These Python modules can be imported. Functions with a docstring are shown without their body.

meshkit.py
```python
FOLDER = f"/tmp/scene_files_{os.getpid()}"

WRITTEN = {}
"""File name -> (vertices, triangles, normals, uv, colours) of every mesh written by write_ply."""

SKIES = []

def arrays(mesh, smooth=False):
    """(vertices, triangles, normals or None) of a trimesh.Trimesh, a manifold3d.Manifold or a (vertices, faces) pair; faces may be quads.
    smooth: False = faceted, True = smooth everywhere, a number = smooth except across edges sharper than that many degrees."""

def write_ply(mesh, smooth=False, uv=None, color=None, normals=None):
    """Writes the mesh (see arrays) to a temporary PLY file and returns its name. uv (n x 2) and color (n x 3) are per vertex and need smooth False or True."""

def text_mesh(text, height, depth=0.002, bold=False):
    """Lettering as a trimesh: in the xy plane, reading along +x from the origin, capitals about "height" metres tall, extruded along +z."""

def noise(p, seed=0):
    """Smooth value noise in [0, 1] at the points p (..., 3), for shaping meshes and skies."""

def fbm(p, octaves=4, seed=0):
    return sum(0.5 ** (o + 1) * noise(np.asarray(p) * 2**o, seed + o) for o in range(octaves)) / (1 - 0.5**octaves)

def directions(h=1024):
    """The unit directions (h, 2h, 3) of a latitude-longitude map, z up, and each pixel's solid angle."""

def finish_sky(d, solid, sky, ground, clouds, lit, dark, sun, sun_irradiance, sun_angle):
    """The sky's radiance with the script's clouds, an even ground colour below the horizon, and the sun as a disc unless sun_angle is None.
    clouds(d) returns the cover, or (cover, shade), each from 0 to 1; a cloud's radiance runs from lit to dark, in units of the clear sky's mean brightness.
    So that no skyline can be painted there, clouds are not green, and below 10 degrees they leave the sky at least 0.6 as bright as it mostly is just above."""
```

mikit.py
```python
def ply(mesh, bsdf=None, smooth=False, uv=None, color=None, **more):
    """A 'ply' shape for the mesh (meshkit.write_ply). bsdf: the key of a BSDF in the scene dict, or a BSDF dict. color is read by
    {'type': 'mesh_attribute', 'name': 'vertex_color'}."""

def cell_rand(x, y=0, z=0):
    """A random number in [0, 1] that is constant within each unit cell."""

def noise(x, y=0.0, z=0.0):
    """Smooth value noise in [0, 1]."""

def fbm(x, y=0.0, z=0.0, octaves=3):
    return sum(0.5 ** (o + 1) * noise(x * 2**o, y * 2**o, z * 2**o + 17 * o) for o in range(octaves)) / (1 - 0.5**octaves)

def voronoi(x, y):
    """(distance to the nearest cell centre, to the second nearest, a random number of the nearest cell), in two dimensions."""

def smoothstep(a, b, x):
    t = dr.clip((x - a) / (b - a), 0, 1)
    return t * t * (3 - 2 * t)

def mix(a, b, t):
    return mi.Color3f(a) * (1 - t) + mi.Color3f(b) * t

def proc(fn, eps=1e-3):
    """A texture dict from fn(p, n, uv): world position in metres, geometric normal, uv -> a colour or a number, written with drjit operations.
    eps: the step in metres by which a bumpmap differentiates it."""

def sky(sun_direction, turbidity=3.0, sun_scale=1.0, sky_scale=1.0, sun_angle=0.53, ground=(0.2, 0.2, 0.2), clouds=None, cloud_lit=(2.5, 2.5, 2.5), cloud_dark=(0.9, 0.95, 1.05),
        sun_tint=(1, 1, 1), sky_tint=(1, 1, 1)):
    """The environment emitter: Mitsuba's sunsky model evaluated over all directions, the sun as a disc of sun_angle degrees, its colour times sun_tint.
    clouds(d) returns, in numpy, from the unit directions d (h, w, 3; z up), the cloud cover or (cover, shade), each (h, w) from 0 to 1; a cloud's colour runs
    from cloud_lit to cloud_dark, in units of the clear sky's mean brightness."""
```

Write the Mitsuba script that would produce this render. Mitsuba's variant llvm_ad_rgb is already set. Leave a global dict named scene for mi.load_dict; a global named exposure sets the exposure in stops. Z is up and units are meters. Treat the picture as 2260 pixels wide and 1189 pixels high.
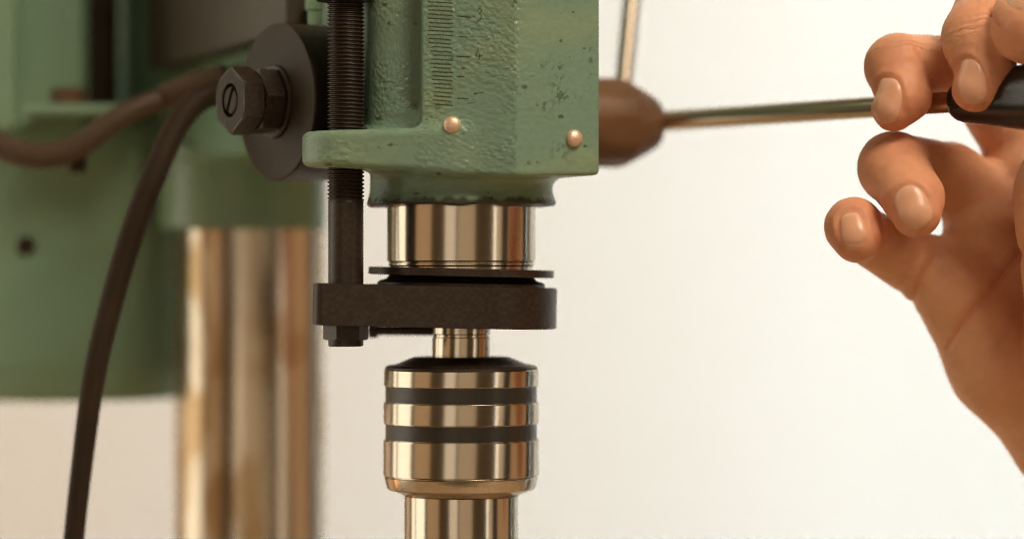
import math
import numpy as np, trimesh, manifold3d as m3, shapely
from shapely import geometry as sg
import drjit as dr
import mitsuba as mi
import mikit, meshkit
from mikit import proc, noise, fbm, smoothstep, mix, voronoi, cell_rand

scene, labels = {}, {}
T = mi.ScalarTransform4f
Z0 = 1.2                       # height of the lens above the floor (m); builders below work in mm around it
S, D = 0.1136, 800.0           # mm per photo pixel in the plane of focus, lens distance in mm

# ------------------------------------------------------------------ camera, lamps, exposure
exposure = 0.22
scene['camera'] = {'type': 'thinlens', 'fov': 2 * math.degrees(math.atan(1130 * S / D)), 'fov_axis': 'x',
                   'aperture_radius': 0.0125, 'focus_distance': 0.803, 'near_clip': 0.05, 'far_clip': 50.0,
                   'to_world': T().look_at(origin=[0, -D / 1000, Z0], target=[0, 0, Z0], up=[0, 0, 1])}
scene['room_light'] = {'type': 'constant', 'radiance': {'type': 'rgb', 'value': [0.075, 0.045, 0.020]}, 'sampling_weight': 0.8}


def rgb(*v):
    return {'type': 'rgb', 'value': list(v)}


def lamp(key, at, to, w, h, radiance, label, weight=1.0):
    """A softbox: a shallow black housing with a glowing front."""
    at, to = np.array(at, float), np.array(to, float)
    world = T().look_at(origin=(at + [0, 0, Z0]).tolist(), target=(to + [0, 0, Z0]).tolist(), up=[0, 0, 1])
    f = trimesh.Trimesh([[-w / 2, -h / 2, 0], [w / 2, -h / 2, 0], [w / 2, h / 2, 0], [-w / 2, h / 2, 0]], [[0, 1, 2], [0, 2, 3]], process=False)
    box = trimesh.creation.box([w + 0.04, h + 0.04, 0.08])
    box.apply_translation([0, 0, -0.045])
    scene[key + '__housing'] = mikit.ply(box, 'lamp_black', to_world=world)
    scene[key + '__diffuser'] = mikit.ply(f, 'lamp_black', to_world=world, emitter={'type': 'area', 'radiance': rgb(*radiance), 'sampling_weight': weight})
    labels[key] = {'label': label, 'category': 'lamp'}


scene['lamp_black'] = {'type': 'twosided', 'bsdf': {'type': 'diffuse', 'reflectance': rgb(.03, .03, .03)}}


def ring_lamp(key, azimuth, width, radiance, label, dist=1.9, h=.85, z=.04):
    """A tall softbox standing round the machine; azimuth in degrees from the photographer, positive to the right."""
    a = math.radians(azimuth)
    lamp(key, (dist * math.sin(a), -dist * math.cos(a), z), (0, 0, z), 2 * dist * math.tan(math.radians(width / 2)), h, radiance, label)


lamp('studio_lamp', (2.4, 0.1, 0.35), (0.0, 1.3, 0.1), 0.34, 1.4, (46.5, 56.5, 61), 'tall daylight softbox far right with two black barn doors, washing the wall', 4.0)
_flag = trimesh.creation.box(bounds=[[1.29, -0.55, Z0 - .8], [1.30, 0.60, Z0 + 1.4]])
scene['studio_lamp__barn_door'] = mikit.ply(_flag, 'lamp_black')
_flag = trimesh.creation.box(bounds=[[1.90, 0.50, Z0 - .8], [1.91, 1.25, Z0 + 1.4]])
scene['studio_lamp__barn_door_001'] = mikit.ply(_flag, 'lamp_black')
lamp('studio_lamp_001', (0.62, -0.80, 1.2), (0, 0, 0), 0.75, 0.6, (16.0, 13.9, 10.8), 'broad warm white softbox overhead in front of the machine', 4.0)
ring_lamp('studio_lamp_002', -60, 27, (.50, .31, .16), 'tall orange softbox at the front left')
ring_lamp('studio_lamp_003', -16, 17, (.88, .72, .53), 'tall pale softbox just left of the photographer', 2.3, 1.7, .2)
ring_lamp('studio_lamp_004', 9, 27, (.50, .36, .22), 'tall amber softbox just right of the photographer', 2.5, 1.7, .2)
ring_lamp('studio_lamp_005', 55, 4, (2.4, 2.1, 1.7), 'narrow bright strip softbox at the front right')
ring_lamp('studio_lamp_006', 67, 17, (.58, .43, .27), 'tan softbox beside the narrow strip softbox', 2.0)
ring_lamp('studio_lamp_007', 96, 34, (.44, .25, .12), 'deep orange softbox out on the right', 1.12)
ring_lamp('studio_lamp_008', -100, 40, (1.9, 1.72, 1.36), 'wide pale softbox out on the left', h=2.4, z=.4)

lamp('studio_lamp_009', (-1.15, 0.72, -0.55), (-0.62, 1.3, -0.30), 0.35, 0.35, (5.5, 2.1, .5), 'small warm lamp low behind the machine aimed at the wall')

# ------------------------------------------------------------------ materials
GREEN = (.132, .212, .146)


SCUFFS = [(11.3, 46.5, 1.6, 4.2), (13.3, 43.0, 2.2, 1.5), (9.6, 50.5, 3.2, 1.2), (7.6, 41.0, 2.2, 1.6), (12.0, 29.5, 2.2, 2.2), (6.0, 26.5, 6, .5), (19.8, 52, .6, 5), (.5, 66, 1.4, 2)]


def green_col(p, n, uv):
    q = p * 1000.0
    a = fbm(q.x * .05, q.y * .05, q.z * .05, 3)
    b = noise(q.x * .9, q.y * .9, q.z * .9)
    c = mix((.140, .220, .158), (.170, .236, .142), smoothstep(.35, .65, a))
    c = c * (0.88 + 0.20 * fbm(q.x * 1.5, q.y * 1.5, q.z * 1.5, 2) + .08 * b)
    # scuffs and grime with a place of their own: scratches by the right rivet, oil on the boss rim
    scuff = sum(dr.exp(-(dr.square((q.x - cx) / sx) + dr.square((q.z - Z0 * 1000 - cz) / sz))) for cx, cz, sx, sz in SCUFFS)
    worn = smoothstep(.50, .62, fbm(q.x * .9 + q.z * .5, q.y * .9, q.z * .7 - q.x * .6, 3)) * dr.minimum(scuff, 1.0)
    c = mix(c, (.05, .06, .025), worn * .7)
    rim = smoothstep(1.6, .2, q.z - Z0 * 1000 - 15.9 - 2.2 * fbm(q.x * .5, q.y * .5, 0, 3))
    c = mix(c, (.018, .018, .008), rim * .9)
    chip = smoothstep(.735, .80, fbm(q.x * .33 + 7, q.y * .33, q.z * .42 + 3, 3))
    return mix(c, (.035, .045, .02), chip * .75)


def green_bump(p, n, uv):
    q = p * 1000.0
    return (1.0 - .55 * smoothstep(-1.0, 5.0, q.x)) * (.35 + 1.1 * smoothstep(.3, .7, fbm(q.x * .07 + 3, q.y * .07, q.z * .07, 2))) * fbm(q.x * 1.2, q.y * 1.2, q.z * 1.2, 3) + .35 * fbm(q.x * .22, q.y * .22, q.z * .22, 2)


def principled(col, rough, metal=0.0, spec=.5, **more):
    return {'type': 'principled', 'base_color': col if isinstance(col, dict) else rgb(*col), 'roughness': rough, 'metallic': metal, 'specular': spec, **more}


def bumped(b, fn, scale, eps=2e-4):
    return {'type': 'twosided', 'bsdf': {'type': 'bumpmap', 'tex': proc(fn, eps), 'scale': scale, 'inner': b}}


def two(b):
    return {'type': 'twosided', 'bsdf': b}


scene['green_paint'] = bumped(principled(proc(green_col), .40, spec=.5), green_bump, 4.2e-4)
scene['motor_paint'] = two(principled(proc(lambda p, n, uv: mix((.155, .285, .215), (.255, .335, .20), fbm(p.x * 22, p.y * 22, p.z * 22, 3))), .6, spec=.15))
scene['green_smooth'] = bumped(principled(proc(lambda p, n, uv: mix((.125, .265, .195), (.225, .305, .17), fbm(p.x * 22, p.y * 22, p.z * 22, 3))), .33, spec=.5), lambda p, n, uv: fbm(p.x * 500, p.y * 500, p.z * 500, 2), 2e-4)


def steel_col(p, n, uv):
    q = p * 1000.0
    g = .9 + .16 * fbm(q.z * 9, q.x * .25, q.y * .25, 3)
    return mi.Color3f(.545, .485, .405) * g


def steel_bump(p, n, uv):
    q = p * 1000.0
    return noise(q.z * 7.0, q.x * .12, q.y * .12)


def metal(col, alpha):
    return {'type': 'roughconductor', 'material': 'none', 'alpha': alpha, 'distribution': 'ggx', 'specular_reflectance': col if isinstance(col, dict) else rgb(*col)}


def column_col(p, n, uv):
    return mix((.60, .52, .42), (.40, .27, .15), smoothstep(.50, .72, fbm(p.x * 130, p.y * 130, p.z * 45, 3))) * (.85 + .3 * noise(p.x * 400, p.y * 400, p.z * 25))


scene['steel'] = bumped(metal(proc(steel_col), .028), steel_bump, 8e-6, 5e-5)
scene['column_steel'] = two({'type': 'blendbsdf', 'weight': .2, 'a': metal(proc(column_col), .045), 'b': {'type': 'diffuse', 'reflectance': rgb(.34, .28, .21)}})
scene['chrome'] = two(metal((.60, .50, .39), .05))


def black_col(p, n, uv):
    q = p * 1000.0
    return mix((.020, .0115, .0065), (.032, .0185, .0105), smoothstep(.35, .75, fbm(q.x * 1.1, q.y * 1.1, q.z * 1.1, 3)))


scene['black_oxide'] = bumped(principled(proc(black_col), .42, .25, spec=.5), lambda p, n, uv: fbm(p.x * 1800, p.y * 1800, p.z * 1800, 2), 4e-5)
scene['black_groove'] = two(principled((.018, .014, .010), .36, 0.0))
scene['satin_black'] = bumped(principled((.034, .024, .015), .55, 0.0, .22), lambda p, n, uv: fbm(p.x * 2500, p.y * 2500, p.z * 2500, 2), 1.5e-5)
scene['cable_rubber'] = two(principled(proc(lambda p, n, uv: mix((.018, .011, .006), (.034, .02, .01), fbm(p.x * 90, p.y * 90, p.z * 90, 3))), .65, spec=.15))
scene['brown_plate'] = two(principled((.056, .041, .028), .45))
scene['hub_brown'] = two(principled(proc(lambda p, n, uv: mix((.17, .08, .033), (.075, .036, .016), fbm(p.x * 45, p.y * 45, p.z * 45, 3))), .5, 0.0, .35))
scene['black_plastic'] = two(principled((.012, .011, .010), .22))
scene['mark_dirt'] = two({'type': 'diffuse', 'reflectance': rgb(.060, .062, .026)})
scene['brass'] = bumped(principled((.74, .52, .37), .46, .6), lambda p, n, uv: noise(p.x * 1500, p.y * 1500, p.z * 1500), 5e-5)
scene['wall_paint'] = two({'type': 'diffuse', 'reflectance': rgb(.845, .83, .80)})
scene['bench_wood'] = two(principled(proc(lambda p, n, uv: mix((.52, .37, .23), (.42, .28, .16), fbm(p.x * 3, p.y * 60, p.z * 3, 3))), .5))


KNUCKLES = []          # (centre mm, unit vector along the finger, reach mm), filled in with the hand's joints


def skin_bump(p, n, uv):
    q = p * 1000.0 - mi.Point3f(0, 0, Z0 * 1000)
    d1, d2, w = voronoi(q.x * 1.7 + q.y * .7, q.z * 1.7 - q.y * .6)
    h = .7 * smoothstep(0, .4, d2 - d1) + 1.3 * fbm(q.x * .6, q.y * .6, q.z * .6, 3)
    wob = 1.6 * fbm(q.x * .35, q.y * .35, q.z * .35, 2)
    for c, a, r in KNUCKLES:
        v = q - mi.Point3f(*c)
        t = v.x * a[0] + v.y * a[1] + v.z * a[2]
        w = dr.exp(-dr.square(t / r)) * dr.exp(-dr.square(dr.norm(v) / 11.0))
        s = dr.abs(dr.sin((t + wob) * 2.3))
        h = h - 3.2 * w * dr.exp(-dr.square(s / .35))
    return h


scene['skin'] = bumped(principled({'type': 'mesh_attribute', 'name': 'vertex_color'}, .42, spec=.5), skin_bump, 1.5e-4, 8e-5)
scene['nail_keratin'] = two(principled({'type': 'mesh_attribute', 'name': 'vertex_color'}, .30, spec=.5))

# ------------------------------------------------------------------ helpers (mm, lens at the origin height)
def k(Y):
    return 1 + Y / D


def P(px, py, Y=0.0):
    """The point at depth Y (mm beyond the plane of focus) that the photo shows at that pixel."""
    return np.array([(px - 1130) * S * k(Y), Y, (594.5 - py) * S * k(Y)])


def metres(mesh):
    if hasattr(mesh, 'to_mesh'):
        m = mesh.to_mesh()
        mesh = trimesh.Trimesh(m.vert_properties[:, :3], m.tri_verts, process=False)
    mesh = mesh.copy()
    mesh.vertices = mesh.vertices * 1e-3 + [0, 0, Z0]
    return mesh


def put(key, mesh, bsdf, smooth=35, **kw):
    base, i = key, 0
    while key in scene:
        i += 1
        key = f'{base}_{i:03d}'
    scene[key] = mikit.ply(metres(mesh), bsdf, smooth, **kw)
    return key


def frame(axis):
    a = np.asarray(axis, float)
    a = a / np.linalg.norm(a)
    u = np.cross(a, [0, 0, 1.0] if abs(a[2]) < .95 else [1.0, 0, 0])
    u /= np.linalg.norm(u)
    return u, np.cross(a, u), a


def lathe(profile, origin, axis=(0, 0, 1), n=128):
    """profile: (radius, height) pairs, closed by discs at both ends."""
    pr = np.array(profile, float)
    if pr[0, 0] > 1e-6: pr = np.vstack([[0, pr[0, 1]], pr])
    if pr[-1, 0] > 1e-6: pr = np.vstack([pr, [0, pr[-1, 1]]])
    u, v, a = frame(axis)
    t = np.arange(n) * 2 * np.pi / n
    ring = np.cos(t)[:, None] * u + np.sin(t)[:, None] * v
    V = np.asarray(origin) + pr[:, None, :1] * ring[None] + pr[:, None, 1:] * a
    return grid_mesh(V, True)


def grid_mesh(V, wrap):
    r, n = V.shape[:2]
    i, j = np.meshgrid(np.arange(r - 1), np.arange(n if wrap else n - 1), indexing='ij')
    j2 = (j + 1) % n
    q = np.stack([i * n + j, i * n + j2, (i + 1) * n + j2, (i + 1) * n + j], -1).reshape(-1, 4)
    m = trimesh.Trimesh(V.reshape(-1, 3), np.vstack([q[:, [0, 1, 2]], q[:, [0, 2, 3]]]), process=True)
    m.update_faces(m.nondegenerate_faces())
    m.fix_normals()
    return m


def spline(pts, n):
    from scipy.interpolate import CubicSpline
    p = np.array(pts, float)
    s = np.r_[0, np.cumsum(np.linalg.norm(np.diff(p[:, :3], axis=0), axis=1) ** .5)]
    return CubicSpline(s, p)(np.linspace(0, s[-1], n))


def tube(pts, radii=None, n=120, sides=32):
    """pts: rows of x, y, z, radius, smoothed."""
    c = spline(pts, n)
    p, r = c[:, :3], c[:, 3]
    t = np.gradient(p, axis=0)
    t /= np.linalg.norm(t, axis=1, keepdims=True)
    u = np.cross(t[0], [0, 1, .1])
    rows = []
    for i in range(n):
        u = u - t[i] * (u @ t[i])
        u /= np.linalg.norm(u)
        v = np.cross(t[i], u)
        a = np.arange(sides) * 2 * np.pi / sides
        rows.append(p[i] + r[i] * (np.cos(a)[:, None] * u + np.sin(a)[:, None] * v))
    V = np.array(rows)
    V = np.concatenate([np.repeat(p[:1, None], sides, 1), V, np.repeat(p[-1:, None], sides, 1)])
    return grid_mesh(V, True)


def prism(poly, z0, z1, bevel=0.0):
    """A vertical prism over a shapely polygon with 45 degree bevels at both ends."""
    def ext(pg, a, b):
        m = trimesh.creation.extrude_polygon(pg, b - a, engine='earcut')
        m.apply_translation([0, 0, a])
        return m
    if not bevel:
        return ext(poly, z0, z1)
    mans = []
    def man(mm): return m3.Manifold(m3.Mesh(np.asarray(mm.vertices, np.float32), np.asarray(mm.faces, np.uint32)))
    out = m3.Manifold()
    for inset, a, b in ((bevel, z0, z1), (bevel * .3, z0 + bevel * .3, z1 - bevel * .3), (0, z0 + bevel, z1 - bevel)):
        out = out + man(ext(poly.buffer(-inset, join_style=1), a, b))
    return out


def move(mesh, M):
    mesh = mesh if isinstance(mesh, trimesh.Trimesh) else metres_free(mesh)
    mesh = mesh.copy()
    mesh.apply_transform(M)
    return mesh


def metres_free(man):
    m = man.to_mesh()
    return trimesh.Trimesh(m.vert_properties[:, :3], m.tri_verts, process=False)


def axes(origin, x, y, z):
    M = np.eye(4)
    M[:3, 0], M[:3, 1], M[:3, 2], M[:3, 3] = x, y, z, origin
    return M


# --- distance-field modelling
def surface_nets(f, origin, h):
    s = f < 0
    nx, ny, nz = f.shape
    corner = [(a, b, c) for a in (0, 1) for b in (0, 1) for c in (0, 1)]
    sl = lambda c: (slice(c[0], nx - 1 + c[0]), slice(c[1], ny - 1 + c[1]), slice(c[2], nz - 1 + c[2]))
    count = sum(s[sl(c)].astype(np.int8) for c in corner)
    act = (count > 0) & (count < 8)
    idx = -np.ones(act.shape, np.int64)
    cells = np.argwhere(act)
    idx[act] = np.arange(len(cells))
    acc, wt = np.zeros((len(cells), 3)), np.zeros(len(cells))
    val = {c: f[tuple((cells + c).T)] for c in corner}
    for a in corner:
        for ax in range(3):
            if a[ax] == 0:
                b = tuple(1 if i == ax else a[i] for i in range(3))
                va, vb = val[a], val[b]
                x = (va < 0) != (vb < 0)
                t = np.where(x, va / np.where(x, va - vb, 1), 0)
                pt = np.array(a, float)[None].repeat(len(cells), 0)
                pt[:, ax] += t
                acc += pt * x[:, None]
                wt += x
    V = np.asarray(origin) + h * (cells + acc / wt[:, None])
    faces = []
    for ax in range(3):
        o1, o2 = [i for i in range(3) if i != ax]
        lo, hi = [slice(1, -1)] * 3, [slice(1, -1)] * 3
        lo[ax], hi[ax] = slice(0, -1), slice(1, None)
        A, B = s[tuple(lo)], s[tuple(hi)]
        e = np.argwhere(A != B)
        flip = A[tuple(e.T)]
        base = e + 1
        base[:, ax] -= 1
        d1, d2 = np.eye(3, dtype=int)[o1], np.eye(3, dtype=int)[o2]
        q = np.stack([idx[tuple((base - d).T)] for d in (d1 + d2, d2, 0 * d1, d1)], -1)
        if ax == 1: flip = ~flip
        q = np.where(flip[:, None], q, q[:, ::-1])
        faces.append(q)
    q = np.vstack(faces)
    q = q[(q >= 0).all(1)]
    return V, np.vstack([q[:, [0, 1, 2]], q[:, [0, 2, 3]]])


def sdf_mesh(fn, lo, hi, h, project=2, c=4):
    """Isosurface of fn, which is evaluated at full resolution only near the surface found on a grid c times coarser."""
    n = [int(math.ceil((b - a) / (h * c))) + 1 for a, b in zip(lo, hi)]
    ax = [a + h * c * np.arange(m) for a, m in zip(lo, n)]
    f0 = fn(np.stack(np.meshgrid(*ax, indexing='ij'), -1).reshape(-1, 3).astype(np.float32)).reshape(n)
    from scipy.ndimage import zoom
    N = [(m - 1) * c + 1 for m in n]
    f = zoom(f0, [a / b for a, b in zip(N, n)], order=1, mode='nearest', grid_mode=False).astype(np.float32)
    near = np.argwhere(np.abs(f) < h * c * 1.2)
    f[tuple(near.T)] = fn((np.asarray(lo) + h * near).astype(np.float32))
    V, F = surface_nets(f, lo, h)
    for _ in range(project):
        d = fn(V.astype(np.float32))
        g = gradient(fn, V)
        V = V - np.clip(d / np.maximum((g * g).sum(1), .2), -h, h)[:, None] * g
    return trimesh.Trimesh(V, F, process=False)


def gradient(fn, V, e=.15):
    V = V.astype(np.float32)
    return np.stack([(fn(V + e * np.eye(3, dtype=np.float32)[i]) - fn(V - e * np.eye(3, dtype=np.float32)[i])) / (2 * e) for i in range(3)], -1)


def smin(a, b, kk):
    h = np.clip(.5 + .5 * (b - a) / kk, 0, 1)
    return b + (a - b) * h - kk * h * (1 - h)


def round_cone(X, a, b, r1, r2):
    a, b = np.asarray(a, np.float32), np.asarray(b, np.float32)
    ba = b - a
    l2 = float(ba @ ba)
    rr = r1 - r2
    a2 = l2 - rr * rr
    pa = X - a
    y = pa @ ba
    z = y - l2
    w = pa * l2 - y[:, None] * ba
    x2 = (w * w).sum(1)
    y2, z2 = y * y * l2, z * z * l2
    kk = np.sign(rr) * rr * rr * x2
    c1 = np.sign(z) * a2 * z2 > kk
    c2 = np.sign(y) * a2 * y2 < kk
    out = (np.sqrt(np.maximum(x2 * a2 / l2, 0)) + y * rr) / l2 - r1
    out = np.where(c2, np.sqrt(x2 + y2) / l2 - r1, out)
    out = np.where(c1, np.sqrt(x2 + z2) / l2 - r2, out)
    return out.astype(np.float32)


def poly2d(X2, pts):
    """Signed distance to a polygon in the plane (counter-clockwise or not)."""
    pts = np.asarray(pts, np.float32)
    d = np.full(len(X2), 1e9, np.float32)
    s = np.ones(len(X2), np.float32)
    n = len(pts)
    for i in range(n):
        a, b = pts[i], pts[i - 1]
        e = b - a
        w = X2 - a
        t = np.clip((w @ e) / (e @ e), 0, 1)
        q = w - t[:, None] * e
        d = np.minimum(d, (q * q).sum(1))
        c = np.stack([X2[:, 1] >= a[1], X2[:, 1] < b[1], e[0] * w[:, 1] > e[1] * w[:, 0]])
        s = np.where(c.all(0) | (~c).all(0), -s, s)
    return s * np.sqrt(d)


def extrude_sdf(d2, dz, r):
    """Rounded by r: d2 and dz are distances to the sides and to the end planes."""
    a, b = d2 + r, dz + r
    return np.minimum(np.maximum(a, b), 0) + np.hypot(np.maximum(a, 0), np.maximum(b, 0)) - r


# ------------------------------------------------------------------ the setting
def box(lo, hi):
    return trimesh.creation.box(bounds=[lo, hi])


put('wall', box([-4000, 1300, -1200], [4000, 1400, 2200]), 'wall_paint', False)
labels['wall'] = {'label': 'plain bright off-white wall far behind the machine', 'kind': 'structure'}
put('workbench_top', box([-700, -380, -380], [700, 420, -340]), 'bench_wood', False)
labels['workbench_top'] = {'label': 'wooden bench surface below the machine', 'kind': 'structure'}

# ------------------------------------------------------------------ the drill press
DP = 'drill_press'
labels[DP] = {'label': 'green bench drill press with steel chuck, black depth rod and feed levers', 'category': 'drill press'}
YQ = 22.0
Q = P(1018, 594.5, YQ)
ROT = math.radians(27)
FR = np.array([math.sin(ROT), -math.cos(ROT), 0])           # where the machine's front looks
LE = np.array([-math.cos(ROT), -math.sin(ROT), 0])          # its left side
UP = np.array([0, 0, 1.0])
kq = S * k(YQ)


def zq(py):
    return (594.5 - py) * kq


def at(left, back, z=0.0):
    return Q + left * LE - back * FR + [0, 0, z]


# --- head casting: nose, ear of the depth rod, spindle boss (one cast piece)
ROD = np.array([Q[0] - 28.9, Q[1] - 16.0])


def head_sdf(X):
    x, y, z = X[:, 0] - Q[0], X[:, 1] - Q[1], X[:, 2]
    xy = np.stack([x, y], 1)
    zb = 23.0 + .055 * np.clip(14 - x, 0, 60) + .03 * np.clip(x - 14, 0, 40)     # underside, sloping a little
    nose = extrude_sdf(poly2d(xy, [(-9.2, -26.6), (14.2, -30.5), (35.0, -20.8), (10.5, 28), (-12, 26), (-12, 0)]), np.maximum(zb - z, z - 100), 1.1)
    # main body behind the recess
    l = x * LE[0] + y * LE[1]
    b = -(x * FR[0] + y * FR[1])
    dx = np.maximum(np.abs(l + 2) - 26, 0 * l - 99)
    bq = np.stack([np.abs(l + .5) - 19.5, np.maximum(-2 - b, b - 52)], 1)
    body = extrude_sdf(np.hypot(np.maximum(bq[:, 0], 0), np.maximum(bq[:, 1], 0)) + np.minimum(bq.max(1), 0) - 8, np.maximum(28 - z, z - 100), 2.0)
    d = smin(nose, body, 4.0)
    # ear holding the rod
    rx, ry = ROD[0] - Q[0], ROD[1] - Q[1]
    seg = np.stack([x - rx, y - ry], 1)
    t = np.clip(seg[:, 0] / 26, 0, 1)
    e2 = np.sqrt((seg[:, 0] - 26 * t) ** 2 + (seg[:, 1] + 2.0 * t) ** 2) - 11.0
    top = 35.0 + .02 * np.clip(x + 20, -20, 20)
    ear = extrude_sdf(e2, np.maximum(zb - z, z - top), 1.8)
    d = smin(d, ear, 3.2)
    hole = np.hypot(x - rx, y - ry) - 5.2
    d = np.maximum(d, -hole)
    # boss around the quill
    r = np.hypot(x, y)
    ang = np.arctan2(y, x)
    rag = 1.0 * (meshkit.fbm(np.stack([np.cos(ang) * 3.2, np.sin(ang) * 3.2, 0 * ang], -1), 3, 5) - .5)
    rb = 23.5 + .9 * np.exp(-((z - zq(452)) / 2.2) ** 2) + rag * np.exp(-((z - zq(456)) / 2) ** 2)
    boss = extrude_sdf(r - rb, np.maximum(zq(455) + 1.6 * rag - z, z - 40), .8)
    d = smin(d, boss, 3.0)
    d = np.maximum(d, -(np.maximum(r - 19.4, z - 30)))
    return d.astype(np.float32)


nose = sdf_mesh(head_sdf, (Q[0] - 43, Q[1] - 35, 13.0), (Q[0] + 39, Q[1] + 36, 78), .5)
nose.vertices += 0.05 * (meshkit.fbm(nose.vertices * .35, 3, 2)[:, None] - .5) * gradient(head_sdf, nose.vertices)
body = sg.box(-25, -3, 25.6, 193).buffer(-7).buffer(7)
body = move(prism(body, 32.5, 150, 2.5), axes(Q, -LE, -FR, UP))
put(f'{DP}__head_casting', nose, 'green_paint', 50)
put(f'{DP}__head_body', body, 'green_smooth', 35)

# --- scale: engraved marks darkened with dirt, digits, and the two rivets
HC = f'{DP}__head_casting'


def face_y(x, z, fn=head_sdf):
    """Depth of the casting's front at x, z."""
    p = np.array([[x, -40.0, z]], np.float32)
    for _ in range(60):
        d = fn(p)[0]
        p[0, 1] += d * .9
        if d < .01: break
    return float(p[0, 1])


def on_face(px, py):
    Y = 0.0
    for _ in range(3):
        p = P(px, py, Y)
        Y = face_y(p[0], p[2])
    return P(px, py, Y)


def stroke(pts, w, depth=.35, proud=.13):
    """A flat stroke along photo pixels, lying on the casting."""
    p = [on_face(*a) for a in pts]
    line = sg.LineString([(a[0], a[2]) for a in p]).buffer(w / 2, cap_style=1, quad_segs=3)
    ys = [a[1] for a in p]
    m = trimesh.creation.extrude_polygon(line, depth, engine='earcut')
    v = m.vertices.copy()
    # follow the face from end to end
    xs = np.array([a[0] for a in p]); o = np.argsort(xs)
    yy = np.interp(v[:, 0], xs[o], np.array(ys)[o])
    m.vertices = np.stack([v[:, 0], yy - proud + depth - v[:, 2], v[:, 1]], 1)
    m.invert() if m.volume < 0 else None
    return m


rng = np.random.default_rng(4)
for i in range(-3, 26):
    y = 6 + 9.02 * i
    worn = np.clip((y - 90) / 160, 0, 1)
    a = 945 + rng.uniform(-1, 3) + 14 * (worn > .05) * rng.uniform(.2, 1)
    b = 997 + rng.uniform(-3, 3)
    mid = .5 * (a + b) + rng.uniform(-6, 6)
    put(f'{HC}__scale_mark', stroke([(a, y - 1.4), (mid, y + rng.uniform(-.5, .7)), (b, y + 1.6)], .28 + .06 * rng.random()), 'mark_dirt', False)
for pts, w in (([(1010, 36), (1040, 39)], .34), ([(1012, 81), (1031, 82.5)], .26), ([(1009, 124.6), (1037, 126)], .36), ([(1008, 169), (1023, 169.6)], .30), ([(1010, 217), (1033, 218.5)], .30),
               ([(1072, 42), (1082, 43)], .2), ([(1047, 207.6), (1053, 206.4)], .38), ([(1058, 205.6), (1067, 205)], .2), ([(1033, 228.5), (1049, 226.5)], .18)):
    put(f'{HC}__scale_mark', stroke(pts, w), 'mark_dirt', False)
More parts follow.
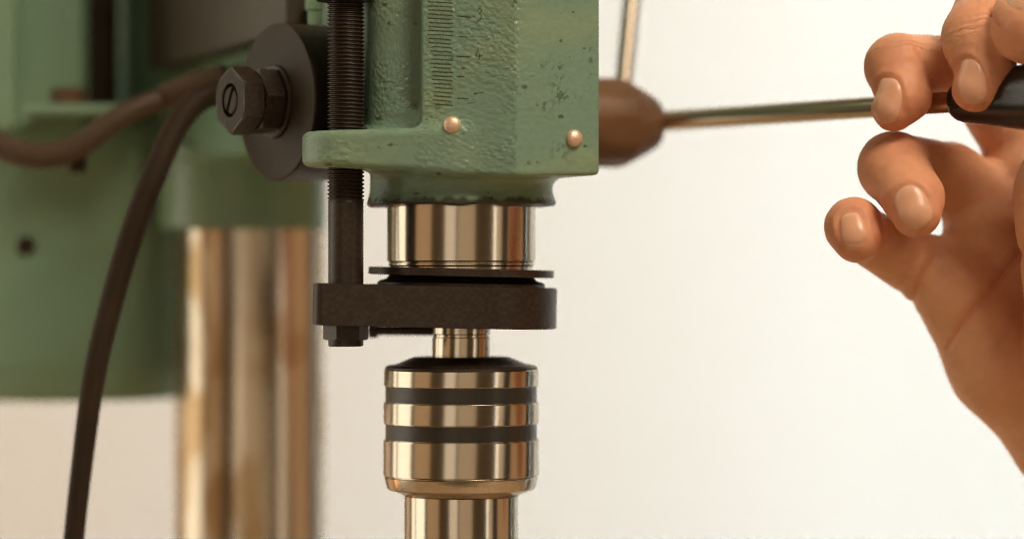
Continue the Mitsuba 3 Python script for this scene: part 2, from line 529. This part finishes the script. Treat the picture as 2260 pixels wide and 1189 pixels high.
put(f'{HC}__digit', stroke([(1053.5, 24), (1058, 19), (1063, 22), (1061.5, 28), (1057.5, 32), (1062, 34.5), (1062, 40), (1058.5, 46), (1053, 48.5)], .24), 'mark_dirt', False)
put(f'{HC}__digit', stroke([(1057, 127), (1062.5, 124), (1049.5, 124.5), (1055.5, 111.5)], .26), 'mark_dirt', False)
put(f'{HC}__digit', stroke([(1059, 121), (1057.5, 132)], .26), 'mark_dirt', False)
for px, py, nrm in ((997, 276, (-.08, -1, .05)), (1265, 305.5, (.40, -.92, .05))):
    c = on_face(px + 1, py)
    prof = [(2.1, -2.0), (2.15, .5), (2.05, 1.0), (1.6, 1.5), (.9, 1.78), (.3, 1.85)]
    put(f'{HC}__rivet', lathe(prof, c, nrm, 48), 'brass', 60)

# --- quill, retaining ring, stop collar
def cyl(R, ya, yb, ch=.3):
    """profile between two photo heights at the quill's depth, edges eased."""
    a, b = sorted((zq(ya), zq(yb)))
    return [(R - ch, a), (R, a + ch), (R, b - ch), (R - ch, b)]


QX = [Q[0], Q[1], 0.0]
put(f'{DP}__quill', lathe([(18.3, zq(625)), (18.3, zq(588)), (18.75, zq(585)), (18.75, zq(581)), (18.4, zq(580)), (18.4, zq(578.5)), (19.0, zq(576)), (19.05, zq(574)), (19.05, zq(380)), (18, zq(378))], QX), 'steel', 35)


def tilt(mesh, deg, about):
    M = trimesh.transformations.rotation_matrix(math.radians(deg), [0, 1, 0], about)
    return move(mesh, M)


ring2 = sg.Point(0, 0).buffer(23.9, 48).difference(sg.Point(0, 0).buffer(18.4, 48)).difference(sg.Polygon([(0, 0), (-8, 60), (-20, 60)]))
ring = move(prism(ring2, 0, 1.9, .25), np.eye(4))
ring.apply_translation([Q[0], Q[1], zq(609)])
put(f'{DP}__retaining_ring', tilt(ring, 1.3, [Q[0], Q[1], zq(600)]), 'black_oxide', 35)
put(f'{DP}__quill_seal', tilt(lathe([(18.5, zq(640)), (21.6, zq(640)), (21.6, zq(625)), (21.0, zq(621)), (19.4, zq(617)), (18.4, zq(607))], QX), 1.0, [Q[0], Q[1], zq(620)]), 'black_oxide', 35)
RX = ROD - Q[:2]
link = shapely.union_all([sg.Point(0, 0).buffer(24.6, 64), sg.box(RX[0] - 8.0, RX[1] - 8.5, RX[0] + 16, RX[1] + 9).buffer(-.8).buffer(.8),
                          sg.Polygon([(RX[0] + 2, RX[1] - 8.5), (RX[0] + 2, RX[1] + 9), (-4, 24.5), (-2, -24.5)])])
link = link.buffer(-3).buffer(3).buffer(2.5).buffer(-2.5)
collar = move(prism(link, zq(721), zq(631), .45), np.eye(4))
collar.apply_translation([Q[0], Q[1], 0])
put(f'{DP}__stop_collar', tilt(collar, 1.3, [Q[0], Q[1], zq(676)]), 'black_oxide', 30)
put(f'{DP}__collar_clamp_screw', lathe([(1.3, -9), (1.3, 7), (2.0, 7.2), (2.0, 9)], [Q[0] - 15.5, Q[1] + 16, zq(731.5)], (-1, .25, 0), 24), 'black_oxide', 35)

# --- depth rod: thread down to the shank, nut and stub below the collar
def thread(R, depth, pitch, z0, z1, cx, cy, sides=56, per=8):
    n = int((z1 - z0) / pitch * per)
    z = np.linspace(z0, z1, n)
    t = np.arange(sides + 1) * 2 * np.pi / sides
    ph = (z[:, None] / pitch + t[None] / (2 * np.pi)) % 1
    r = R - depth * np.clip(np.abs(2 * ph - 1) * 1.25 - .1, 0, 1)
    fade = np.clip(np.minimum(z - z0, z1 - z)[:, None] / .8, 0, 1)
    r = R - depth * .4 + (r - R + depth * .4) * fade
    V = np.stack([cx + r * np.cos(t), cy + r * np.sin(t), np.repeat(z[:, None], sides + 1, 1)], -1)
    return grid_mesh(V[:, :-1], True)


kr = S * k(ROD[1])
zr = lambda py: (594.5 - py) * kr
DR = f'{DP}__depth_rod'
rod = trimesh.util.concatenate([thread(4.75, .62, 1.0, zr(446), zr(-60), *ROD), lathe([(4.1, zr(764)), (4.45, zr(762)), (4.45, zr(446.5)), (4.1, zr(446))], [*ROD, 0], n=56)])
put(DR, rod, 'black_oxide', 40)
hexa = lambda R, rot=0.0: sg.Polygon([(R * math.cos(rot + i * math.pi / 3), R * math.sin(rot + i * math.pi / 3)) for i in range(6)])


def nut(R, h, bore=None, rot=0.0):
    """A hexagon nut with turned corners, along z from 0."""
    p = move(prism(hexa(R, rot), 0, h), np.eye(4))
    man = m3.Manifold(m3.Mesh(np.asarray(p.vertices, np.float32), np.asarray(p.faces, np.uint32)))
    c = R * .89
    turn = lathe([(c, -.01), (R * 1.03, (R * 1.03 - c) * .5), (R * 1.03, h - (R * 1.03 - c) * .5), (c, h + .01)], [0, 0, 0], n=96)
    man = man ^ m3.Manifold(m3.Mesh(np.asarray(turn.vertices, np.float32), np.asarray(turn.faces, np.uint32)))
    if bore:
        man = man - m3.Manifold.cylinder(h * 3, bore, bore, 48).translate((0, 0, -h))
    return metres_free(man)


low = nut(5.75, 4.6, rot=.15)
low.apply_translation([*ROD, zr(750)])
put(f'{DR}__nut', low, 'black_oxide', 25)
up = nut(8.2, 7, rot=.4)
up.apply_translation([*ROD, zr(4)])
put(f'{DR}__nut', up, 'black_oxide', 25)
put(f'{DR}__stub', thread(3.9, .4, 1.0, zr(763), zr(748), *ROD), 'black_oxide', 40)

# --- spindle and chuck
put(f'{DP}__spindle', lathe([(7.2, zq(800)), (7.45, zq(799)), (7.45, zq(745)), (7.15, zq(743)), (7.15, zq(738)), (7.5, zq(736)), (7.5, zq(700))], QX, n=96), 'steel', 35)
CH = f'{DP}__chuck'
put(CH, lathe([(12.5, zq(1096)), (14.6, zq(1092)), (16.2, zq(1085.5)), (18.7, zq(1078.5)), (19.1, zq(1075)), (19.8, zq(1052)), (19.55, zq(1049.5)), (19.55, zq(1048.5)), (19.95, zq(1047)), (20.0, zq(1044)),
               (20.0, zq(972)), (19.9, zq(969)), (19.35, zq(968.5)), (19.35, zq(934)), (19.85, zq(933.5)), (19.95, zq(931)), (19.95, zq(889)), (19.85, zq(887)), (19.35, zq(886.5)), (19.35, zq(851.5)),
               (19.75, zq(851)), (19.85, zq(849)), (19.85, zq(816)), (19.5, zq(814))], QX, n=160), 'steel', 30)
for ya, yb in ((849.5, 887.5), (932.5, 969.5)):
    put(f'{CH}__band', lathe([(19.0, zq(yb) + .1), (19.5, zq(yb) + .25), (19.5, zq(ya) - .25), (19.0, zq(ya) - .1)], QX, n=160), 'black_groove', 35)
put(f'{CH}__cap', lathe([(19.3, zq(815.5)), (19.65, zq(814)), (19.6, zq(810)), (19.0, zq(806)), (17.3, zq(803.5)), (16.8, zq(803)), (12.6, zq(788)), (12.0, zq(787)), (7.6, zq(787))], QX, n=128), 'black_oxide', 30)
put(f'{CH}__sleeve', lathe([(14.2, zq(1400)), (14.55, zq(1398)), (14.6, zq(1093)), (14.0, zq(1090))], QX, n=128), 'steel', 35)
put(f'{CH}__jaw_nose', lathe([(5, zq(1520)), (12.5, zq(1430)), (14.2, zq(1399))], QX, n=96), 'steel', 35)

# --- return-spring housing with jam nuts on a stud
SH = f'{DP}__spring_housing'
sc = P(607, 225, 28)
DA = np.array([-math.cos(math.radians(33)), -math.sin(math.radians(33)), 0])      # the shaft's outward end
DS = np.array([-DA[1], DA[0], 0])
put(SH, lathe([(20.3, -14.5), (20.4, -.8)], sc, DA, 128), 'black_oxide', 30)
put(f'{SH}__face_plate', lathe([(20.4, -.8), (20.3, -.35), (19.7, 0), (6, 0.0)], sc, DA, 128), 'satin_black', 40)
nM = lambda off, rot: axes(sc + DA * off, DS, UP, DA) if rot == 0 else axes(sc + DA * off, DS, UP, DA) @ trimesh.transformations.rotation_matrix(rot, [0, 0, 1])
put(f'{SH}__washer', lathe([(9.6, -.2), (9.6, .9), (9.2, 1.2)], sc, DA, 64), 'black_oxide', 30)
put(f'{SH}__nut', move(nut(8.9, 5.6, 4.4), nM(1.3, .12)), 'black_oxide', 25)
put(f'{SH}__nut', move(nut(8.9, 5.8, 4.4), nM(7.3, .52)), 'black_oxide', 25)
put(f'{SH}__nut_face', move(metres_free(m3.Manifold.extrude(m3.CrossSection([[(8.1 * math.cos(i * math.pi / 3), 8.1 * math.sin(i * math.pi / 3)) for i in range(6)]]) - m3.CrossSection.circle(4.4, 48), .12)), nM(13.1, .52)), 'satin_black', False)
stud = lathe([(3.7, -3), (3.7, 12.5), (3.3, 13.1), (2.6, 13.3)], sc, DA, 64)
stud = m3.Manifold(m3.Mesh(np.asarray(stud.vertices, np.float32), np.asarray(stud.faces, np.uint32)))
slot = move(box([-6, -.7, 11.8], [6, .7, 17]), axes(sc, DS, UP, DA) @ trimesh.transformations.rotation_matrix(1.1, [0, 0, 1]))
stud = stud - m3.Manifold(m3.Mesh(np.asarray(slot.vertices, np.float32), np.asarray(slot.faces, np.uint32)))
put(f'{SH}__stud', stud, 'satin_black', 30)

# --- feed hub with levers on the far side
hub_c = P(1376, 272, 76)
RI = -LE
hub = lathe([(10.5, -30), (12.2, -9), (12.3, -2), (11.9, -.6), (10.0, 3.6), (8.2, 7.2), (7.0, 9.2), (6.0, 9.8), (2, 9.9)], [0, 0, 0], n=96)
hub = m3.Manifold(m3.Mesh(np.asarray(hub.vertices, np.float32), np.asarray(hub.faces, np.uint32))) ^ m3.Manifold.extrude(m3.CrossSection([[(13.5 * math.cos(i * math.pi / 3 + .3), 13.5 * math.sin(i * math.pi / 3 + .3)) for i in range(6)]]), 60).translate((0, 0, -40))
put(f'{DP}__feed_hub', move(metres_free(hub), axes(hub_c, FR, UP, RI)), 'hub_brown', 25)
la, lb = P(1425, 270, 80), P(2115, 224.5, 9)
ldir = (lb - la) / np.linalg.norm(lb - la)
LV = f'{DP}__lever'
put(LV, lathe([(2.7, -6), (2.7, np.linalg.norm(lb - la) + 30)], la, ldir, 48), 'chrome', 35)
put(f'{LV}__socket', lathe([(4.9, -8), (4.9, 1.2), (4.2, 2.2)], la, ldir, 48), 'hub_brown', 35)
gl = np.linalg.norm(P(2106, 225, 9) - la)
put(f'{LV}__grip', lathe([(4.2, gl), (5.0, gl + 1.2), (5.5, gl + 3), (8.0, gl + 19), (9.8, gl + 34), (10.0, gl + 55), (7.4, gl + 66), (4, gl + 70)], la, ldir, 64), 'black_plastic', 40)
ua, ub = P(1371, 235, 92), P(1400, -60, 104)
ud = (ub - ua) / np.linalg.norm(ub - ua)
scene['dull_steel'] = two(metal((.42, .35, .28), .08))
put(f'{LV}', lathe([(2.4, 0), (2.4, 78)], ua, ud, 48), 'dull_steel', 35)
put(f'{DP}__lever_001__grip', lathe([(4.3, 77), (5.2, 78), (7.6, 110), (8.2, 130), (4, 146)], ua, ud, 64), 'black_plastic', 40)

# --- column, its socket, base
CB = 136.0
cc = at(2.8, CB)
put(f'{DP}__column', lathe([(22.0, -339), (22.0, 60)], [cc[0], cc[1], 0], n=128), 'column_steel', 35)
kc = S * k(cc[1])
zc = lambda py: (594.5 - py) * kc
put(f'{DP}__column_socket', lathe([(24.2, zc(507)), (24.8, zc(504)), (24.8, zc(362)), (26, zc(352)), (26, zc(330))], [cc[0] - 2.0, cc[1], 0], n=96), 'green_smooth', 35)
base = move(prism(sg.box(-75, -60, 75, 190).buffer(-15).buffer(15), -340, -318, 3), axes(Q, -LE, -FR, UP))
put(f'{DP}__base', base, 'green_smooth', 35)

# --- switch plate on the left side of the head
sp = sg.Polygon([(36, 63), (140, 58), (141, 200), (36, 200)]).buffer(-2).buffer(2)
sp = move(prism(sp, 0, 9, .8), axes(at(24.5, 0), -FR, UP, LE))
put(f'{DP}__switch_plate', sp, 'brown_plate', 35)
put(f'{DP}__oil_cup', lathe([(2.6, 0), (2.6, 5), (3.3, 5.4), (3.3, 8), (2.4, 8.6)], at(26.8, 31, zq(58)), UP, 32), 'motor_paint', 35)

# --- motor with its bracket at the back left
MO = f'{DP}__motor'
mc = P(146, 594.5, 172)
km = S * k(172)
zm = lambda py: (594.5 - py) * km
put(MO, lathe([(26, zm(878)), (33.5, zm(876)), (34.6, zm(868)), (37.2, zm(800)), (37.6, zm(790)), (37.6, zm(300)), (36.6, zm(280)), (30, zm(268))], [mc[0], mc[1], 0], n=96), 'motor_paint', 35)
put(f'{MO}__housing', box([P(36, 0, 140)[0], 128, zm(290)], [P(190, 0, 140)[0], 175, zm(-200)]), 'motor_paint', 20)
put(f'{MO}__flange', box([P(-150, 0, 118)[0], 112, zm(300)], [P(36, 0, 118)[0], 150, zm(-200)]), 'motor_paint', 20)
put(f'{MO}__mount_bar', lathe([(4.2, zm(240)), (4.2, zm(-200))], [P(216, 0, 150)[0], 150, 0], n=32), 'cable_rubber', 35)
put(f'{MO}__bracket', box([P(140, 0, 185)[0], 186, zm(320)], [P(290, 0, 185)[0], 192, zm(-260)]), 'cable_rubber', 20)
put(f'{MO}__rail', box([P(60, 0, 112)[0], 104, zm(272)], [P(300, 0, 112)[0], 150, zm(254)]), 'motor_paint', 20)
bolt = nut(5.2, 5.2, rot=.3)
bolt.apply_translation(P(152, 236, 116))
put(f'{MO}__bolt', bolt, 'hub_brown', 25)
put(f'{MO}__drain_screw', lathe([(2.8, -3), (2.8, .6), (2.2, 1.0)], [mc[0] - 6.5, mc[1] - 37.0, zm(545)], (-.16, -1, 0), 32), 'cable_rubber', 35)

# ------------------------------------------------------------------ cables
def px_path(rows):
    return [[*P(a, b, Y), r * S * k(Y)] for a, b, Y, r in rows]


scene['gland_rubber'] = two(principled((.060, .034, .017), .5))
put('power_cable', tube(px_path([(-150, 230, 92, 29), (-40, 300, 88, 29), (60, 342, 84, 28), (160, 330, 82, 28), (240, 275, 82, 27), (320, 232, 84, 25), (400, 205, 86, 24), (480, 180, 84, 24), (560, 165, 78, 24)]), n=120), 'gland_rubber', True)
labels['power_cable'] = {'label': 'thick brown cable sagging in a curve across the motor at far left', 'category': 'cable'}
put('power_cable_001', tube(px_path([(540, 190, 66, 27), (470, 207, 58, 28), (425, 232, 54, 28), (378, 300, 50, 28), (335, 400, 46, 28), (290, 520, 44, 27.5), (243, 680, 42, 26.5), (208, 830, 40, 25.5), (184, 1000, 40, 24), (163, 1189, 40, 23), (150, 1400, 42, 22), (120, 2000, 46, 22)]), n=200), 'cable_rubber', True)
labels['power_cable_001'] = {'label': 'dark brown cable hanging straight down from beside the hex nut in front of the column', 'category': 'cable'}
CG = 'power_cable__gland'
put(CG, tube(px_path([(358, 212, 84, 25), (385, 203, 84, 29), (430, 190, 82, 30), (500, 168, 80, 29)]), n=20), 'gland_rubber', True)
put('power_cable__clip', lathe([(2.4, 0), (2.4, 9)], P(172, 380, 86), UP, 24), 'cable_rubber', True)

# ------------------------------------------------------------------ the hand
def J(px, py, Y, r):
    return P(px, py, Y), r * S * k(Y)


FING = {
    'index': [J(2440, 130, 40, 90), J(2230, -62, 22, 86), J(2162, 84, 0, 82), J(2176, 160, -2, 64), J(2152, 196, -4, 52)],
    'middle': [J(2275, 345, 44, 86), J(2122, 142, 34, 62), J(1982, 148, 14, 72), J(1997, 212, 9, 57), J(1973, 240, 8, 50)],
    'ring': [J(2195, 464, 40, 92), J(2096, 392, 34, 76), J(1972, 370, 15, 77), J(2016, 436, 2, 66), J(2022, 470, -1, 55)],
    'little': [J(2130, 630, 34, 92), J(2040, 592, 32, 74), J(1896, 512, 18, 60), J(1884, 500, 9, 62), J(1892, 524, 6, 56)],
    'thumb': [J(2520, 420, 20, 150), J(2450, 150, -2, 105), J(2375, 60, -10, 92), J(2278, 52, -11, 93)],
}
PALM = [(J(2110, 640, 32, 96), J(2215, 800, 34, 116)), (J(2215, 800, 34, 116), J(2370, 975, 36, 122)), (J(2370, 975, 36, 122), J(2560, 1130, 40, 140)),
        (J(2172, 520, 36, 92), J(2420, 900, 42, 120)), (J(2262, 385, 42, 98), J(2500, 860, 42, 120)), (J(2440, 140, 42, 95), J(2580, 820, 40, 130)),
        ]
THENAR = [J(2404, 440, 2, 168), J(2446, 740, 12, 172), J(2610, 1080, 36, 160)]


def creases(X):
    """Grooves of the palm's folds, along the skin."""
    out = np.zeros(len(X), np.float32)
    s = S * k(X[:, 1])
    u, v = 1130 + X[:, 0] / s, 594.5 - X[:, 2] / s
    for pts, w, dep in (([(2250, 560), (2222, 597), (2185, 640), (2142, 690), (2112, 728)], 15, .8), ([(2250, 560), (2222, 597), (2185, 640), (2142, 690), (2108, 738), (2092, 768)], 5, .6), ([(2030, 555), (2000, 610), (1985, 650)], 11, .5), ([(2066, 555), (2030, 620), (2012, 672)], 9, .55),
                        ([(2180, 20), (2196, 45), (2206, 60)], 5, .6), ([(2245, 690), (2205, 760)], 9, .35), ([(2020, 112), (2042, 150), (2055, 190)], 6, .6)):
        d = np.full(len(X), 1e9, np.float32)
        for a, b in zip(pts[:-1], pts[1:]):
            e = np.array(b, float) - a
            t = np.clip(((u - a[0]) * e[0] + (v - a[1]) * e[1]) / (e @ e), 0, 1)
            d = np.minimum(d, np.hypot(u - a[0] - t * e[0], v - a[1] - t * e[1]))
        out += dep * np.exp(-(d / w) ** 2) * (X[:, 1] < 40)
    return out


def chain(X, joints, kk):
    d = None
    for (a, ra), (b, rb) in zip(joints[:-1], joints[1:]):
        c = round_cone(X, a, b, ra, rb)
        d = c if d is None else smin(d, c, kk)
    return d


def hand_sdf(X):
    palm = None
    for (a, ra), (b, rb) in PALM:
        c = round_cone(X, a, b, ra, rb)
        palm = c if palm is None else smin(palm, c, 5.0)
    f = {n: chain(X, j, 1.6) for n, j in FING.items()}
    d = smin(f['index'], f['middle'], .2)
    d = smin(d, f['ring'], .2)
    d = smin(d, f['little'], .2)
    d = smin(d, palm, 2.6)
    d = smin(d, chain(X, THENAR, 5.0), 2.2)
    d = smin(d, f['thumb'], 1.2)
    return (d + creases(X)).astype(np.float32)


for nm, i in (('index', 2), ('middle', 2), ('ring', 2), ('index', 1)):
    a, b = FING[nm][i][0], FING[nm][i + 1][0]
    KNUCKLES.append((tuple(map(float, a + [0, 0, 1.0])), tuple(map(float, (b - a) / np.linalg.norm(b - a))), 2.6))
lo, hi = P(1795, 1260, -14), P(2640, -190, 40)
hand = sdf_mesh(hand_sdf, (lo[0], -24, lo[2]), (hi[0], 62, hi[2]), .55)
hand = max(hand.split(only_watertight=False), key=lambda m: len(m.faces))

NAILS = [((2139, 190), (-.22, -.96, .12), (.34, -.94), 41, 63), ((1951, 230), (-.50, -.85, .14), (.10, -1), 44, 64), ((2010, 467), (-.06, -.97, .22), (.52, -.85), 51, 61), ((1879, 502), (-.16, -.98, .10), (.18, -1), 34, 43),
         ((2262, -22), (-.1, -.95, .3), (-.75, -.6), 45, 50)]


def nail_frame(c, n, tip, hw, hl, fn):
    n = np.array(n, float); n /= np.linalg.norm(n)
    t = np.array([tip[0], 0, tip[1]], float)
    t -= n * (t @ n); t /= np.linalg.norm(t)
    side = np.cross(n, t)
    o = P(c[0], c[1], -20)
    for _ in range(80):                      # first touch of the line of sight with the finger
        d = fn(o[None].astype(np.float32))[0]
        if d < .02: break
        o = P(c[0], c[1], o[1] + d * .8)
    return o, n, t, side, hw * S, hl * S


V = np.array(hand.vertices)
G = gradient(hand_sdf, V)
G /= np.linalg.norm(G, axis=1, keepdims=True) + 1e-9
disp = np.zeros(len(V))
FN = [lambda X, j=FING[n]: chain(X, j, 1.6) for n in ('index', 'middle', 'ring', 'little', 'thumb')]
frames = [nail_frame(*a, fn) for a, fn in zip(NAILS, FN)]
for o, n, t, side, hw, hl in frames:
    u, v, w = (V - o) @ side / hw, (V - o) @ t / hl, (V - o) @ n
    r = (np.abs(u) ** 2.6 + np.abs(v) ** 2.6) ** (1 / 2.6)
    front = (G @ n > .0) & (w > -7)
    fold = np.exp(-((r - 1.17) / .12) ** 2) * np.clip(.75 - v, 0, 1) * .34
    bed = -.25 * np.clip((1.05 - r) / .15, 0, 1)
    disp += front * (fold + bed)
for c, a, reach in KNUCKLES:
    v = V - np.array(c)
    t = v @ np.array(a)
    wv = np.exp(-(t / 3.2) ** 2) * np.exp(-((v * v).sum(1)) / 130)
    ph = np.abs(np.sin((t + 1.5 * meshkit.fbm(V * .3, 2, 8)) * 1.75))
    disp -= .34 * wv * np.exp(-(ph / .33) ** 2)
disp += .30 * (meshkit.fbm(V * .33, 3, 31) - .5)
hand.vertices = V + disp[:, None] * G
# colour of the skin itself: redder fingertips and folds, paler palm
N1 = meshkit.fbm(V * .11, 3, 3)[:, None]
N2 = meshkit.fbm(V * .6, 3, 9)[:, None]
base = np.array([.66, .320, .175]) * (1 - N1) + np.array([.73, .380, .215]) * N1
red = np.zeros(len(V))
for name in ('index', 'middle', 'ring', 'little', 'thumb'):
    c = FING[name][-1][0]
    red = np.maximum(red, np.exp(-(np.linalg.norm(V - c, axis=1) / 11) ** 2))
for c, w in ((P(2150, 60, -5), 8), (P(1975, 130, 6), 8), (P(1965, 360, 6), 8), (P(1890, 500, 4), 6)):
    red = np.maximum(red, .55 * np.exp(-(np.linalg.norm(V - c, axis=1) / w) ** 2))
blotch = np.clip((meshkit.fbm(V * .17, 3, 21) - .42) * 2.2, 0, 1)
red = np.clip(red * .8 + .28 * blotch + .35 * np.clip(creases(V), 0, 1), 0, 1)[:, None]
col = base * (1 - red) + np.array([.60, .205, .110]) * red
col = col * (.94 + .12 * N2)
labels['person'] = {'label': 'bare right hand with fingers curled over the lever rod and black grip', 'category': 'person'}
put('person__hand', hand, 'skin', True, color=col)
for (o, n, t, side, hw, hl), fn in zip(frames, FN):
    a = np.linspace(0, 2 * np.pi, 60, endpoint=False)
    rows = np.linspace(0, 1, 16)
    ca, sa = np.cos(a), np.sin(a)
    su, sv = np.sign(ca) * np.abs(ca) ** .66, np.sign(sa) * np.abs(sa) ** .66
    U, W = rows[:, None] * su * hw, rows[:, None] * sv * hl
    pts = o + U[..., None] * side + W[..., None] * t
    pts = pts.reshape(-1, 3)
    for _ in range(12):
        g = gradient(fn, pts); g /= np.linalg.norm(g, axis=1, keepdims=True)
        pts = pts - g * fn(pts.astype(np.float32))[:, None] * .9
    rr, vv = np.repeat(rows, 60), np.clip(W.ravel() / hl, -1, 1)
    lift = .34 * (1 - rr ** 4) + .10 - .35 * rr ** 8 + .22 * np.clip(vv - .55, 0, 1)
    top = pts + g * lift[:, None]
    bot = pts - g * .6
    VV = np.concatenate([top.reshape(16, 60, 3), bot.reshape(16, 60, 3)[::-1]])
    nr = VV.shape[0]
    i, j = np.meshgrid(np.arange(nr - 1), np.arange(60), indexing='ij')
    q = np.stack([i * 60 + j, i * 60 + (j + 1) % 60, (i + 1) * 60 + (j + 1) % 60, (i + 1) * 60 + j], -1).reshape(-1, 4)
    m = trimesh.Trimesh(VV.reshape(-1, 3), np.vstack([q[:, [0, 1, 2]], q[:, [0, 2, 3]]]), process=False)
    if m.volume < 0: m.invert()
    vv = np.r_[vv, vv.reshape(16, 60)[::-1].ravel()][:, None]
    c0 = np.array([.63, .325, .205]); lun = np.array([.66, .37, .25]); free = np.array([.73, .52, .36])
    cl = c0 + (lun - c0) * np.clip((-vv - .55) / .25, 0, 1) + (free - c0) * np.clip((vv - .80) / .08, 0, 1)
    put('person__hand__fingernail', m, 'nail_keratin', True, color=cl)
